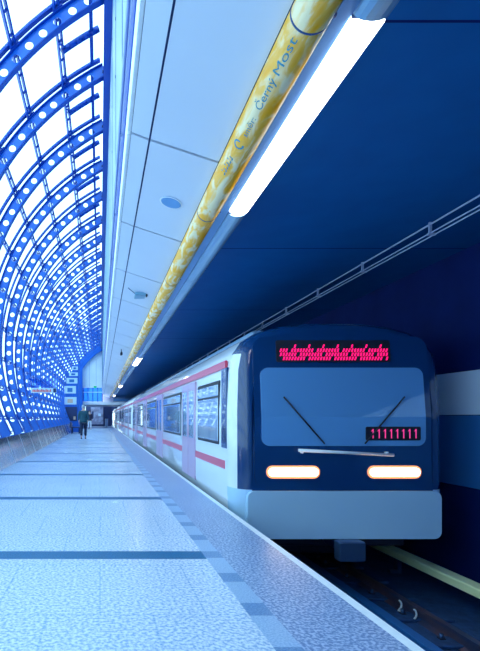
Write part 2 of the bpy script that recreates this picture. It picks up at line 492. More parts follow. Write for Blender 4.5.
def text_mesh(s, size):
    cu = bpy.data.curves.new('txt', 'FONT'); cu.body = s; cu.size = size; cu.extrude = 0; cu.resolution_u = 3
    ob = bpy.data.objects.new('txt', cu); COL.objects.link(ob)
    dg = bpy.context.evaluated_depsgraph_get(); me = bpy.data.meshes.new_from_object(ob.evaluated_get(dg))
    bpy.data.objects.remove(ob); return me
def tube_text(s, size, yfar, phi0, yspan):
    """text baseline runs from yfar toward the camera; letters wrap the lower left of the tube"""
    me = text_mesh(s, size); bm = bmesh.new(); bm.from_mesh(me)
    bmesh.ops.triangulate(bm, faces=bm.faces[:])
    bmesh.ops.subdivide_edges(bm, edges=[e for e in bm.edges if e.calc_length() > .02], cuts=1)
    xs = [v.co.x for v in bm.verts]; x0, x1 = min(xs), max(xs); R = TR + .0025
    for v in bm.verts:
        u = (v.co.x - x0) / (x1 - x0) * yspan
        # phi measured from straight down towards -x
        phi = phi0 + v.co.y / R
        v.co = Vector((TX - R * math.sin(phi), yfar - u, TZ - R * math.cos(phi)))
    me2 = bpy.data.meshes.new('lettering'); bm.to_mesh(me2); bm.free(); me2.materials.append(M['text_blue'])
    o = bpy.data.objects.new('lettering', me2); COL.objects.link(o)
    me2.transform(Matrix.Translation((-TX, -YN, -TZ))); o.parent = t
    o['label'] = 'blue lettering on the yellow tube'
    return o
PH = .46
tube_text('Most', .072, 2.82, PH, .27)
tube_text('Černý', .072, 3.14, PH, .28)
tube_text('směr:', .058, 3.44, PH, .21)
mb = MB()   # round arrow mark
for q in range(14):
    a0 = q * 2 * PI / 17; a1 = (q + 1) * 2 * PI / 17
    def P(a, r):
        u = r * math.cos(a); v = r * math.sin(a) + .03
        phi = PH + v / TR; R = TR + .0025
        return (TX - R * math.sin(phi), 3.56 - u, TZ - R * math.cos(phi))
    mb.face([P(a0, .030), P(a0, .045), P(a1, .045), P(a1, .030)], 'text_blue')
sub(mb, 'arrow_mark', t)
mb = MB()
for q in range(6):   # the faint small word further along
    y = 3.74 + q * .045
    def P2(u, v):
        phi = PH + .15 + v / TR; R = TR + .0025
        return (TX - R * math.sin(phi), y + u, TZ - R * math.cos(phi))
    mb.face([P2(0, 0), P2(.012, 0), P2(.012, .05 if q % 2 else .035), P2(0, .05 if q % 2 else .035)], 'text_blue')
    mb.face([P2(0, 0), P2(.03, 0), P2(.03, .01), P2(0, .01)], 'text_blue')
sub(mb, 'faint_word', t)

# ------------------------------------------------------------------ LIGHT TROUGH
HX0, HX1, HZ = 1.31, 1.505, 2.05 + CH
tr = empty('light_trough', (1.40, YN, HZ), 'long blue-grey metal light trough hung beside the yellow tube', 'light trough')
def hprof(d=0):
    pts = []
    for q in range(9):
        a = PI * q / 8
        pts.append(((HX0 + HX1) / 2 - math.cos(a) * (HX1 - HX0) / 2, HZ - .0 + .05 - .05 * math.sin(a) - d))
    return pts + [(HX1, HZ + .168), (HX0, HZ + .168)]
lampY = [2.5, 16.9, 31.3, 45.7]
y = 2.5 - 2.4 * 4
while y < 49:
    if not any(abs(y - q) < .01 for q in lampY):
        mb = MB(); mb.prism(hprof(), y + .012, min(y + 2.388, 49.9), 'housing'); sub(mb, 'housing', tr)
    mb = MB(); mb.box(HX0 + .004, HX1 - .004, y - .008, y + .008, HZ + .03, HZ + .168, 'joint'); sub(mb, 'seam_plate', tr)
    y += 2.4
mb = MB(); mb.box(1.225, 1.312, YN, 49.9, HZ + .045, HZ + .15, 'groove', 0); sub(mb, 'side_channel', tr)
names = ['glowing white strip light overhead at the top, nearest and largest', 'small glowing strip light further along the trough, second from the camera', 'tiny glowing strip light far along the trough, third from the camera', 'farthest tiny glowing strip light, near the end of the platform']
for y, nm in zip(lampY, names):
    L = empty('strip_light', (1.4, y, HZ), nm, 'ceiling light', 'strip lights in the trough')
    mb = MB(); mb.box(HX0 + .002, HX1 - .002, y + .01, y + 2.39, HZ + .055, HZ + .168, 'housing'); sub(mb, 'lamp_body', L)
    pr = hprof(-.0)[:9]
    mb = MB(); mb.prism([(x, z) for x, z in pr], y + .03, y + 2.37, 'lamp', smooth=False); d = sub(mb, 'diffuser', L)

# ceiling fittings
def on_ceiling(x):
    for (x0, z0), (x1, z1) in zip(prof[:-1], prof[1:]):
        if x0 <= x <= x1: return z0 + (z1 - z0) * (x - x0) / (x1 - x0)
mb = MB(); z = on_ceiling(.755)
mt = Matrix.Translation((.755, 5.1, z - .006)) @ Matrix.Rotation(math.radians(18), 4, 'Y')
bmesh.ops.create_cone(mb.bm, cap_ends=True, segments=40, radius1=.105, radius2=.115, depth=.012, matrix=mt)
mb.mi('groove')
sp = empty('ceiling_speaker', (.755, 5.1, z), 'round grey speaker disc set in the pale ceiling panel', 'speaker')
sub(mb, 'grille', sp)
mb = MB()
for q in range(32):
    a0, a1 = 2 * PI * q / 32, 2 * PI * (q + 1) / 32
    P = [mt @ Vector((r * math.cos(a), r * math.sin(a), zz)) for a, r, zz in ((a0, .113, -.008), (a0, .125, -.004), (a1, .125, -.004), (a1, .113, -.008))]
    mb.face(P, 'white_line')
sub(mb, 'rim', sp)
h = empty('ceiling_hatch', (.72, 8.9, on_ceiling(.72)), 'small square grey ceiling unit with a thin bracket', 'ceiling unit')
mb = MB(); zz = on_ceiling(.75); mb.box(.64, .84, 8.75, 9.05, zz - .06, zz - .005, 'louvre', .01); sub(mb, 'unit_box', h)
mb = MB(); mb.tube((.64, 8.8, zz - .02), (.50, 8.5, zz + .0), .008, 'steel', 6); mb.box(.845, .87, 8.78, 8.88, zz - .07, zz - .02, 'black'); sub(mb, 'bracket', h)
mb = MB(); zz = on_ceiling(.74)
mb.tube((.72, 16.2, zz), (.72, 16.2, zz - .12), .015, 'black', 8); mb.box(.68, .76, 16.1, 16.32, zz - .2, zz - .11, 'black', .015)
tag(mb.build('ceiling_camera'), 'small black camera hanging below the far ceiling panels', 'camera')

# ------------------------------------------------------------------ CABLE LINE over the track
cb = empty('cable_line', (3.9, 0, 2.3 + CH), 'pale cable run on short brackets under the dark soffit above the track', 'cable')
mb = MB(); mb.tube((3.9, YN, 2.275 + CH), (3.9, 68, 2.275 + CH), .011, 'cable', 8); sub(mb, 'top_cable', cb)
mb = MB(); mb.tube((3.9, YN, 2.172 + CH), (3.9, 68, 2.172 + CH), .008, 'cable', 8); sub(mb, 'lower_cable', cb)
mb = MB(); mb.tube((3.94, YN, 2.15 + CH), (3.94, 68, 2.15 + CH), .008, 'cable', 8); sub(mb, 'lower_cable', cb)
k = -9
while 5.67 + 1.46 * k < 60:
    y = 5.67 + 1.46 * k
    if y > 0:
        mb = MB(); mb.box(3.885, 3.915, y - .012, y + .012, 2.16 + CH, 2.2995 + CH, 'cable'); mb.box(3.87, 3.96, y - .02, y + .02, 2.145 + CH, 2.17 + CH, 'cable'); sub(mb, 'bracket', cb)
    k += 1

# ------------------------------------------------------------------ RAILS
RZ = -2.25 + CH
def rail(x, lab):
    r = empty('track_rail', (x, 0, RZ - .15), lab, 'rail', 'running rails')
    pr = [(x - .036, RZ), (x + .036, RZ), (x + .036, RZ - .035), (x + .01, RZ - .05), (x + .01, RZ - .12), (x + .07, RZ - .145), (x + .07, RZ - .16), (x - .07, RZ - .16), (x - .07, RZ - .145), (x - .01, RZ - .12), (x - .01, RZ - .05), (x - .036, RZ - .035)]
    mb = MB(); mb.prism(pr, YN, 68, 'rail'); sub(mb, 'rail_head', r)
    k = -3
    while k < 60:
        y = 5.12 + .655 * k
        if k < 40:
            mb = MB()
            for sx in (-1, 1):
                mb.box(x + sx * .11 - .07, x + sx * .11 + .07, y - .08, y + .08, -1.25 - .0, RZ - .135, 'steel', .006)
                mb.tube((x + sx * .13, y, RZ - .14), (x + sx * .13, y, RZ - .06), .022, 'steel', 8)
                mb.box(x + sx * .13 - .03, x + sx * .13 + .03, y - .03, y + .03, RZ - .13, RZ - .105, 'black')
            sub(mb, 'fastener', r)
        k += 1
    return r
fr = rail(3.77, 'worn steel rail on the far side of the track bed, right of the platform')
rail(2.29, 'worn steel rail close under the platform edge')
# two white painted clips
for k, (y) in enumerate((5.62, 5.90)):
    mb = MB(); pts = []
    for q in range(9):
        a = -1.2 + 2.4 * q / 8
        pts.append(Vector((3.66 + .045 * math.cos(a), y, RZ - .06 + .06 * math.sin(a))))
    for p0, p1 in zip(pts[:-1], pts[1:]): mb.tube(p0, p1, .011, 'white_line', 8)
    mb.tube((3.665, y, RZ - .125), (3.70, y, RZ - .14), .012, 'white_line', 8)
    c = sub(mb, 'white_clip', fr); c['label'] = 'curved white rail clip'
# drain kerb beside the rail
mb = MB(); mb.box(3.30, 3.42, YN, 68, -1.25, -1.17, 'band_low', .01)
tag(mb.build('trim_1'), kind='structure')
tl = empty('third_rail', (4.5, 0, -1.25), 'pale green covered power rail on the far side of the track', 'power rail')
mb = MB(); zt = -2.0 + CH; mb.prism([(4.40, zt), (4.56, zt), (4.56, zt - .05), (4.40, zt - .10), (4.385, zt - .10), (4.385, zt - .015)], YN, 68, 'thirdrail'); sub(mb, 'cover', tl)
mb = MB(); mb.box(4.44, 4.50, YN, 68, zt - .13, zt - .052, 'steel'); sub(mb, 'conductor', tl)
for k in range(-3, 12):
    y = 5.4 + 2.0 * k
    mb = MB(); mb.box(4.56, 4.62, y - .05, y + .05, -1.25, zt - .01, 'steel', .005); mb.box(4.45, 4.6, y - .04, y + .04, -1.25, -1.2, 'steel'); sub(mb, 'support', tl)

# ------------------------------------------------------------------ TRAIN
FY = 6.0; TC = 3.03; HWD = 1.35
tn = empty('metro_train', (TC, FY, -1.1), 'white and blue metro train with red stripes and glowing headlights beside the platform', 'train')
def tprof(inset=0.0, top=0.0, bot=0.0):
    """cross section, (x,z): rounded body side and roof"""
    w = HWD - inset
    zb = -1.52 + CH + bot
    side = [(w - .10, zb - .0), (w - .03, zb + .10), (w, zb + .5), (w, -.91 + CH), (w + .0, .10 + CH), (w - .02, .60 + CH), (w - .06, .82 + CH - top * .3)]
    roof = [(w - .17, .98 + CH - top * .6), (w - .36, 1.10 + CH - top * .8), (w - .65, 1.18 + CH - top), (w - 1.0, 1.22 + CH - top)]
    half = side + roof
    return [(TC - x, z) for x, z in half] + [(TC + x, z) for x, z in reversed(half)]
def loft(mb, rings, m, cap0=True, cap1=True, smooth=True):
    V = [[mb.bm.verts.new(p) for p in r] for r in rings]; n = len(rings[0])
    for a, b in zip(V[:-1], V[1:]):
        for i in range(n):
            f = mb.bm.faces.new([a[i], a[(i + 1) % n], b[(i + 1) % n], b[i]]); f.material_index = mb.mi(m); f.smooth = smooth
    if cap0: f = mb.bm.faces.new(V[0][::-1]); f.material_index = mb.mi(m)
    if cap1: f = mb.bm.faces.new(V[-1]); f.material_index = mb.mi(m)
CARL = 19.4
def car(y0, nose):
    mb = MB(); rings = []
    if nose:
        for q in range(7):
            a = q / 6 * PI / 2
            ins = .22 * (1 - math.sin(a)); yy = y0 + .34 * (1 - math.cos(a))
            rings.append([(x, yy + max(0, (z - CH)) * .10 * (1 - q / 6), z) for x, z in tprof(ins, .12 * (1 - math.sin(a)))])
    else:
        rings.append([(x, y0 + .0, z) for x, z in tprof(.08)]); rings.append([(x, y0 + .08, z) for x, z in tprof(0)])
    y1 = y0 + CARL - .5
    rings.append([(x, y1 - .08, z) for x, z in tprof(0)]); rings.append([(x, y1, z) for x, z in tprof(.08)])
    loft(mb, rings, 'body')
    if nose:
        mb.bm.faces.ensure_lookup_table(); dk = mb.mi('mask'); lw = mb.mi('nose_low')
        for f in mb.bm.faces:
            c = f.calc_center_median()
            if len(f.verts) > 4 and c.y < y0 + 2: f.material_index = dk
            elif c.y < y0 + .33 and (c.y < y0 + .13 or c.z > CH + .84 or c.z < CH - .95): f.material_index = dk if min(v.co.z for v in f.verts) > CH - .95 else lw
    body = sub(mb, 'car_body', tn)
    # roof unit
    mb = MB(); mb.box(TC - .75, TC + .75, y0 + 1.2, y1 - .8, 1.18 + CH, 1.30 + CH, 'roof', .04); sub(mb, 'roof_unit', body)
    # under-frame
    mb = MB(); mb.box(TC - 1.1, TC + 1.1, y0 + .5, y1 - .3, -1.75 + CH, -1.49 + CH, 'under', .03); sub(mb, 'underframe', body)
    for yy in (y0 + 2.3, y1 - 2.6):
        mb = MB(); mb.box(TC - .95, TC + .95, yy - 1.1, yy + 1.1, -2.05 + CH, -1.7 + CH, 'under', .04); sub(mb, 'bogie_frame', body)
    for yy in (y0 + 1.4, y0 + 3.3, y1 - 3.5, y1 - 1.6):
        mb = MB()
        for x in (TC - .74, TC + .74): mb.tube((x - .06, yy, RZ + .425), (x + .06, yy, RZ + .425), .42, 'under', 28)
        mb.tube((TC - .7, yy, RZ + .425), (TC + .7, yy, RZ + .425), .07, 'under', 10)
        sub(mb, 'wheelset', body)
    # stripes
    xs = TC - HWD
    a = y0 + (.45 if nose else .1)
    for s in (-1, 1):
        x = TC + s * HWD
        mb = MB(); mb.box(min(x, x + s * .006), max(x, x + s * .006), a, y1 - .1, -.70 + CH, -.585 + CH, 'red'); sub(mb, 'red_stripe', body)
        mb = MB(); mb.box(min(x - s * .035, x + s * .0), max(x - s * .035, x + s * .0), a, y1 - .1, .66 + CH, .76 + CH, 'red'); sub(mb, 'roof_stripe', body)
    # doors and windows, platform side and far side
    dpos = [y0 + 3.1 + 4.45 * k for k in range(4)]
    for s in (-1, 1):
        x = TC + s * HWD
        def bx(mb, e0, e1, a, b, c, d, m, bev=.0): mb.box(min(x + s * e0, x + s * e1), max(x + s * e0, x + s * e1), a, b, c, d, m, bev)
        for dy in dpos:
            for e in (-1, 1):
                mb = MB(); l, h_ = sorted((dy + e * .01, dy + e * .66)); bx(mb, -.03, .012, l, h_, -1.10 + CH, .62 + CH, 'door', .008)
                l, h_ = sorted((dy + e * .12, dy + e * .54)); bx(mb, .006, .018, l, h_, -.38 + CH, .48 + CH, 'twin', .005)
                sub(mb, 'door', body)
        gaps = [(y0 + (1.75 if nose else .5), dpos[0] - .85)] + [(a + .85, b - .85) for a, b in zip(dpos[:-1], dpos[1:])] + [(dpos[-1] + .85, y1 - .4)]
        if nose: gaps[0] = (y0 + .75, dpos[0] - .85)
        for a, b in gaps:
            mb = MB(); bx(mb, -.04, .008, a, b, -.40 + CH, .52 + CH, 'black', .03); f = sub(mb, 'window', body)
            mb = MB(); bx(mb, -.03, .014, a + .05, b - .05, -.35 + CH, .28 + CH, 'twin', .02); bx(mb, -.03, .014, a + .05, b - .05, .30 + CH, .47 + CH, 'twin', .02)
            if b - a > 2: pass
            # pane stays with the window frame mesh
            pn = sub(mb, 'window_pane', body)
    return body
b0 = car(FY, True)
for k in (1, 2):
    car(FY + CARL * k, False)
for k in (1, 2):
    y = FY + CARL * k
    mb = MB(); mb.box(TC - 1.0, TC + 1.0, y - .55, y + .05, -1.3 + CH, 1.0 + CH, 'black', .05); sub(mb, 'gangway', tn)

def rrect(mb, x0, x1, z0, z1, y0, y1, r, m, n=6, lean=0.0):
    P = []
    split = lean and z0 < CH < z1
    for cx, cz, a0 in ((x1 - r, z1 - r, 0), (x0 + r, z1 - r, 90), (x0 + r, z0 + r, 180), (x1 - r, z0 + r, 270)):
        if a0 == 180 and split: P.append((x0, CH)); lm = len(P) - 1
        for q in range(n + 1):
            a = math.radians(a0 + 90 * q / n); P.append((cx + r * math.cos(a), cz + r * math.sin(a)))
    if split: P.append((x1, CH))
    A = [mb.bm.verts.new((x, y0 + lean * max(0, z - CH), z)) for x, z in P]; B = [mb.bm.verts.new((x, y1 + lean * max(0, z - CH), z)) for x, z in P]
    fs = []
    for i in range(len(P)):
        fs.append([A[i], A[(i + 1) % len(P)], B[(i + 1) % len(P)], B[i]])
    for V in (A, B):
        if split: fs.append([V[-1]] + V[:lm + 1]); fs.append(V[lm:])
        else: fs.append(V)
    for v in fs:
        f = mb.bm.faces.new(v); f.material_index = mb.mi(m)
Ln = .10
mb = MB(); rrect(mb, TC - 1.10, TC + 1.10, CH - .90, CH + 1.02, FY - .02, FY + .05, .16, 'mask', lean=Ln); sub(mb, 'front_mask', b0)
mb = MB(); rrect(mb, TC - 1.02, TC + 1.02, CH - .36, CH + .62, FY - .035, FY - .015, .10, 'wscreen', lean=Ln); sub(mb, 'windscreen', b0)
# destination display: box with slanting glowing strokes
mb = MB(); rrect(mb, 2.22, 3.66, CH + .69, CH + .97, FY - .032, FY + .0, .03, 'black', lean=Ln); ds = sub(mb, 'destination_display', b0)
ds['label'] = 'glowing pink destination display'
mb = MB()
def stroke(x0, z0, x1, z1, w, m, yb):
    yo = lambda z: yb + Ln * max(0, z - CH)
    for a, b in (((x0, z0), (x1, z1)),):
        mb.face([(x0, yo(z0), z0), (x0 + w, yo(z0), z0), (x1 + w, yo(z1), z1), (x1, yo(z1), z1)], m)
for q in range(38):
    x = 2.26 + q * .036
    hi = .90 if q % 5 else .94
    for r in range(4):
        z0 = CH + .715 + r * .052 + .0
        if (q * 7 + r * 3) % 9 == 0 or z0 + .04 > CH + hi: continue
        stroke(x, z0, x + .016, z0 + .044, .021, 'pink', FY - .036)
sub(mb, 'display_dots', b0)
# small run number, lower right of the windscreen: repeated "1" figure
mb = MB(); rrect(mb, 3.30, 3.98, CH - .29, CH - .12, FY - .045, FY - .03, .02, 'black'); sub(mb, 'number_box', b0)
mb = MB()
for q in range(8):
    x = 3.36 + .076 * q
    stroke(x + .02, CH - .265, x + .02, CH - .15, .014, 'pink2', FY - .048); stroke(x, CH - .178, x + .02, CH - .155, .012, 'pink2', FY - .048)
sub(mb, 'run_number', b0)
# grab rail under the windscreen and wipers
mb = MB(); mb.tube((2.45, FY - .08, CH - .41), (3.62, FY - .08, CH - .47), .02, 'body', 10)
for x in (2.5, 3.55): mb.tube((x, FY - .08, CH - .44), (x, FY + .0, CH - .44), .012, 'body', 8)
sub(mb, 'grab_rail', b0)
for sx in (-1, 1):
    mb = MB(); mb.tube((TC + sx * .25, FY - .06, CH - .33), (TC + sx * .75, FY - .045, CH + .25), .010, 'black', 6); sub(mb, 'wiper', b0)
# headlights
for sx in (-1, 1):
    c = TC + sx * .63
    mb = MB(); rrect(mb, c - .33, c + .33, CH - .765, CH - .605, FY - .04, FY + .02, .075, 'amber'); hl = sub(mb, 'headlight', b0)
    hl['label'] = 'glowing warm white headlight'
    mb = MB(); rrect(mb, c - .305, c + .305, CH - .735, CH - .635, FY - .055, FY - .035, .048, 'gold'); sub(mb, 'headlight_lens', b0)
# lower bumper, coupler
mb = MB(); rrect(mb, TC - 1.20, TC + 1.20, CH - 1.51, CH - .92, FY - .06, FY + .12, .09, 'nose_low'); sub(mb, 'bumper', b0)
mb = MB(); mb.tube((TC, FY + .4, CH - 1.62), (TC, FY - .12, CH - 1.62), .07, 'steel', 14); mb.box(TC - .16, TC + .16, FY - .25, FY - .10, CH - 1.74, CH - 1.50, 'steel', .02); sub(mb, 'coupler', b0)
# side mirror/camera pod and pillar
mb = MB(); mb.box(TC - 1.36, TC - 1.32, FY + .36, FY + .62, CH - .42, CH + .66, 'mask', .01); sub(mb, 'cab_side_window', b0)

# ------------------------------------------------------------------ END OF STATION
def P2W(x, y, Y): return ((x - 100) / F * Y, (417 - y) / F * Y + CH)
mb = MB()
gab = []
for q in range(15):
    X = -1.8 + (0.30 + 1.8) * q / 14
    gab.append((X, ACZ + math.sqrt(5.95 ** 2 - (X - ACX) ** 2)))
mb.prism([(-1.8, 3.05 + CH)] + gab + [(.30, 3.05 + CH)], 50.0, 50.25, 'pale_end')
blue = [(-1.8, 0)] + [(-1.8, gab[0][1])]
for q in range(16):
    a = 49.3 + (A1 - 49.3) * q / 15; p = arc(a, 5.97); blue.append((p.x, p.z))
blue.append((-2.9, 0.0))
mb.prism(blue, 49.98, 50.25, 'blue_end')
mb.box(.3, 1.5, 50, 50.25, 3.05 + CH, 3.6 + CH, 'pale_end')
for x in (-1.1, -.4): mb.box(x - .01, x + .01, 49.99, 50, 3.1 + CH, 6.0 + CH, 'band_low')
tag(mb.build('wall_back'), kind='structure')
# blue arch lining in front of the gable
mb = MB()
N_ = 24; V = []
for q in range(N_ + 1):
    a = 27.3 + (62 - 27.3) * q / N_
    V.append([arc(a, r, y) for r, y in ((5.3, 49.5), (5.93, 49.5), (5.93, 49.97), (5.3, 49.97))])
rings = V
vv = [[mb.bm.verts.new(p) for p in r] for r in rings]
for a, b in zip(vv[:-1], vv[1:]):
    for i in range(4):
        f = mb.bm.faces.new([a[i], a[(i + 1) % 4], b[(i + 1) % 4], b[i]]); f.material_index = mb.mi('blue_end')
mb.bm.faces.new(vv[0]); mb.bm.faces.new(vv[-1][::-1])
mb.box(-2.35, -1.8, 49.4, 49.98, 0, 5.0 + CH, 'blue_end')
tag(mb.build('trim_2'), kind='structure')
# mezzanine slab and gallery
mb = MB(); mb.box(-1.8, 3.9, 50.0, 58, 1.29 + CH, 1.60 + CH, 'white_line', .01); tag(mb.build('floor_mezzanine'), kind='structure')
mb = MB(); mb.box(-1.8, 1.5, 54, 54.2, 1.6 + CH, 3.6 + CH, 'pale_end'); mb.box(-1.9, -1.8, 50.25, 58, 0, 3.6 + CH, 'blue_end')
tag(mb.build('wall_gallery'), kind='structure')
mb = MB(); mb.box(-1.8, 1.5, 50.25, 54, 3.5 + CH, 3.6 + CH, 'pale_end'); tag(mb.build('ceiling_gallery'), kind='structure')
mb = MB(); mb.box(-1.4, .2, 51.2, 52.8, 3.42 + CH, 3.498 + CH, 'lamp', .01); tag(mb.build('gallery_fill_panel'), 'added fill light panel imitating daylight in the blue gallery over the platform end', 'ceiling light')  # added emissive panel, stands in for daylight inside the gallery
gl = empty('gallery_glazing', (-1.7, 50.1, 1.6 + CH), 'glazed gallery front with blue posts above the white slab', 'glazing')
mb = MB(); mb.box(-1.78, .28, 50.08, 50.10, 1.62 + CH, 3.04 + CH, M['gglass']); sub(mb, 'glass_pane', gl)
for x in (-1.75, -1.25, -.75, -.25, .25):
    mb = MB(); mb.box(x - .04, x + .04, 50.02, 50.12, 1.6 + CH, 3.05 + CH, 'blue2'); sub(mb, 'post', gl)
mb = MB(); mb.box(-1.78, .28, 50.01, 50.07, 2.55 + CH, 2.62 + CH, 'sign_white'); sub(mb, 'rail', gl)
mb = MB(); mb.box(-.65, -.35, 49.85, 49.92, 3.02 + CH, 3.22 + CH, 'sign_green', .01); mb.box(-.52, -.48, 49.86, 50.0, 3.1 + CH, 3.16 + CH, 'darkblue')
tag(mb.build('exit_sign'), 'small green exit sign above the gallery at the platform end', 'sign')
# far wall under the slab
mb = MB(); mb.box(-1.8, 1.45, 60, 60.2, 0, 1.9 + CH, 'darkblue'); tag(mb.build('wall_underpass'), kind='structure')
ad = empty('advertising_board', (-.3, 59.9, .25), 'grey blue advertising board on the dark wall at the platform end', 'poster')
mb = MB(); mb.box(-1.15, .42, 59.85, 59.97, .25, 1.22 + CH, 'poster', .02); sub(mb, 'board', ad)
mb = MB(); mb.box(-.22, .12, 59.83, 59.85, CH + .1, CH + .45, 'sign_white', .005); mb.box(-1.0, -.8, 59.83, 59.85, CH - .2, CH + .7, 'darkblue'); sub(mb, 'picture', ad)
wb = empty('waste_bin', (.78, 57.0, 0), 'small white bin standing at the far end of the platform edge', 'bin')
mb = MB(); mb.tube((.78, 57, 0.03), (.78, 57, .95), .17, 'sign_white', 20); sub(mb, 'bin_body', wb)
mb = MB(); mb.tube((.78, 57, .95), (.78, 57, 1.0), .18, 'darkblue', 20); mb.tube((.78, 57, 0), (.78, 57, .03), .14, 'darkblue', 20); sub(mb, 'bin_lid', wb)

# tower with stacked pale windows on the left
TY = 36.6
tw = empty('blue_tower', (-2.1, TY, 0), 'blue tower at the far left wall with five stacked pale windows', 'tower')
mb = MB()
mb.box(-2.10, -1.62, TY + .02, TY + .9, 0, 3.95 + CH, 'blue_end', .02)
mb.box(-2.62, -2.10, TY + .02, TY + .9, .68, 3.4 + CH, 'blue_end', .02)
sub(mb, 'tower_body', tw)
for (x0, x1, y0, y1) in ((72, 78, 366.5, 370), (69, 78, 372.5, 376), (66.5, 77.5, 378, 383.5), (64.5, 76, 386, 393.5), (64.5, 76.5, 397, 404.5)):
    (a, zt_), (b, zb_) = P2W(x0, y0, TY), P2W(x1, y1, TY)
    mb = MB(); mb.box(a, b, TY - .03, TY + .04, zb_, zt_, 'winlit', .015); f = sub(mb, 'window_box', tw)
    mb = MB(); w = b - a
    mb.box(a + w * .25, a + w * .7, TY - .035, TY - .03, zb_ + (zt_ - zb_) * .2, zb_ + (zt_ - zb_) * .75, 'tan' if y0 > 395 else 'band_low'); sub(mb, 'inner_shape', f)
mb = MB(); (a, q1), (b, q2) = P2W(65, 407, TY), P2W(77, 421, TY); mb.box(a, b, TY - .02, TY + .03, q2, q1, 'darkblue', .01); sub(mb, 'dark_panel', tw)
mb = MB(); mb.box(-2.02, -1.86, TY - .04, TY - .02, CH - .2, CH + .05, 'tan'); sub(mb, 'notice', tw)

# bench by the left wall
bn = empty('bench', (-1.6, 33.5, 0), 'dark bench standing by the left plinth beyond the walking person', 'bench')
mb = MB(); mb.box(-2.05, -1.35, 33.0, 34.4, .40, .46, 'darkblue', .015); sub(mb, 'seat', bn)
for xx in (-1.95, -1.45):
    for yy in (33.15, 34.25):
        mb = MB(); mb.box(xx - .03, xx + .03, yy - .03, yy + .03, 0, .41, 'darkblue'); sub(mb, 'leg', bn)
mb = MB(); mb.box(-2.08, -2.02, 33.0, 34.4, .45, .80, 'darkblue', .01); sub(mb, 'backrest', bn)

# hanging red and white sign on the left
SY = 19.0
sg = empty('hanging_sign', (-2.2, SY, 2.4), 'narrow red and white sign board in front of the blue vault wall', 'sign')
(a, z1_), (b, z0_) = P2W(31, 388, SY), P2W(56.5, 393, SY)
mb = MB(); mb.box(a, b, SY - .03, SY + .03, z0_, z1_, 'sign_white', .01); sub(mb, 'board', sg)
mb = MB()
for q in range(13):
    x = a + .06 + q * .058; mb.box(x, x + .042, SY - .036, SY - .03, z0_ + .04, z1_ - .05 - (q % 3) * .02, 'sign_red')
sub(mb, 'red_lettering', sg)
mb = MB(); mb.box(b - .13, b - .01, SY - .04, SY - .03, z0_ + .02, z1_ - .02, 'darkblue'); sub(mb, 'dark_end', sg)
(a2, zz1), (b2, zz0) = P2W(28, 378.5, SY), P2W(57, 387.5, SY)
mb = MB(); mb.box(a2, b2, SY - .02, SY + .02, zz0, zz1, M['glass'] if False else 'sign_white', .01); up = sub(mb, 'sign_reflection_sheet', sg)  # translucent sheet modelled for the sign's pale reflection above it
up.data.materials[0] = glass('sign_reflection_tint', (.45, .68, .95), .15, .1)
mb = MB()
for x in (a + .1, b - .15):
    mb.tube((x, SY, z1_ - .01), (x, SY, zz1), .012, 'steel', 6)
mb.tube((a2 + .02, SY, zz1), (-2.85, SY, zz1 + .0), .02, 'steel', 8); sub(mb, 'hanger', sg)

# ------------------------------------------------------------------ PEOPLE
def skin(name, nodes, edges, m, parent, levels=2):
    me = bpy.data.meshes.new(name); me.from_pydata([n[0] for n in nodes], edges, [])
    o = bpy.data.objects.new(name, me); COL.objects.link(o)
    md = o.modifiers.new('s', 'SKIN'); md.use_smooth_shade = True
    lay = me.skin_vertices[0] if me.skin_vertices else None
    if lay is None:
        bpy.context.view_layer.objects.active = o
        o.update_tag(); bpy.context.view_layer.update(); 
        bpy.ops.object.select_all(action='DESELECT'); o.select_set(True)
        bpy.ops.mesh.customdata_skin_add()
        lay = me.skin_vertices[0]
    for i, n in enumerate(nodes):
        r = n[1]; lay.data[i].radius = r if isinstance(r, tuple) else (r, r)
        lay.data[i].use_root = (i == 0)
    ss = o.modifiers.new('ss', 'SUBSURF'); ss.levels = levels; ss.render_levels = levels
    dg = bpy.context.evaluated_depsgraph_get(); me2 = bpy.data.meshes.new_from_object(o.evaluated_get(dg))
    me2.name = name; me2.materials.clear(); me2.materials.append(m if not isinstance(m, str) else M[m])
    for p in me2.polygons: p.use_smooth = True
    bpy.data.objects.remove(o); bpy.data.meshes.remove(me)
    o2 = bpy.data.objects.new(name, me2); COL.objects.link(o2); o2.parent = parent
    return o2
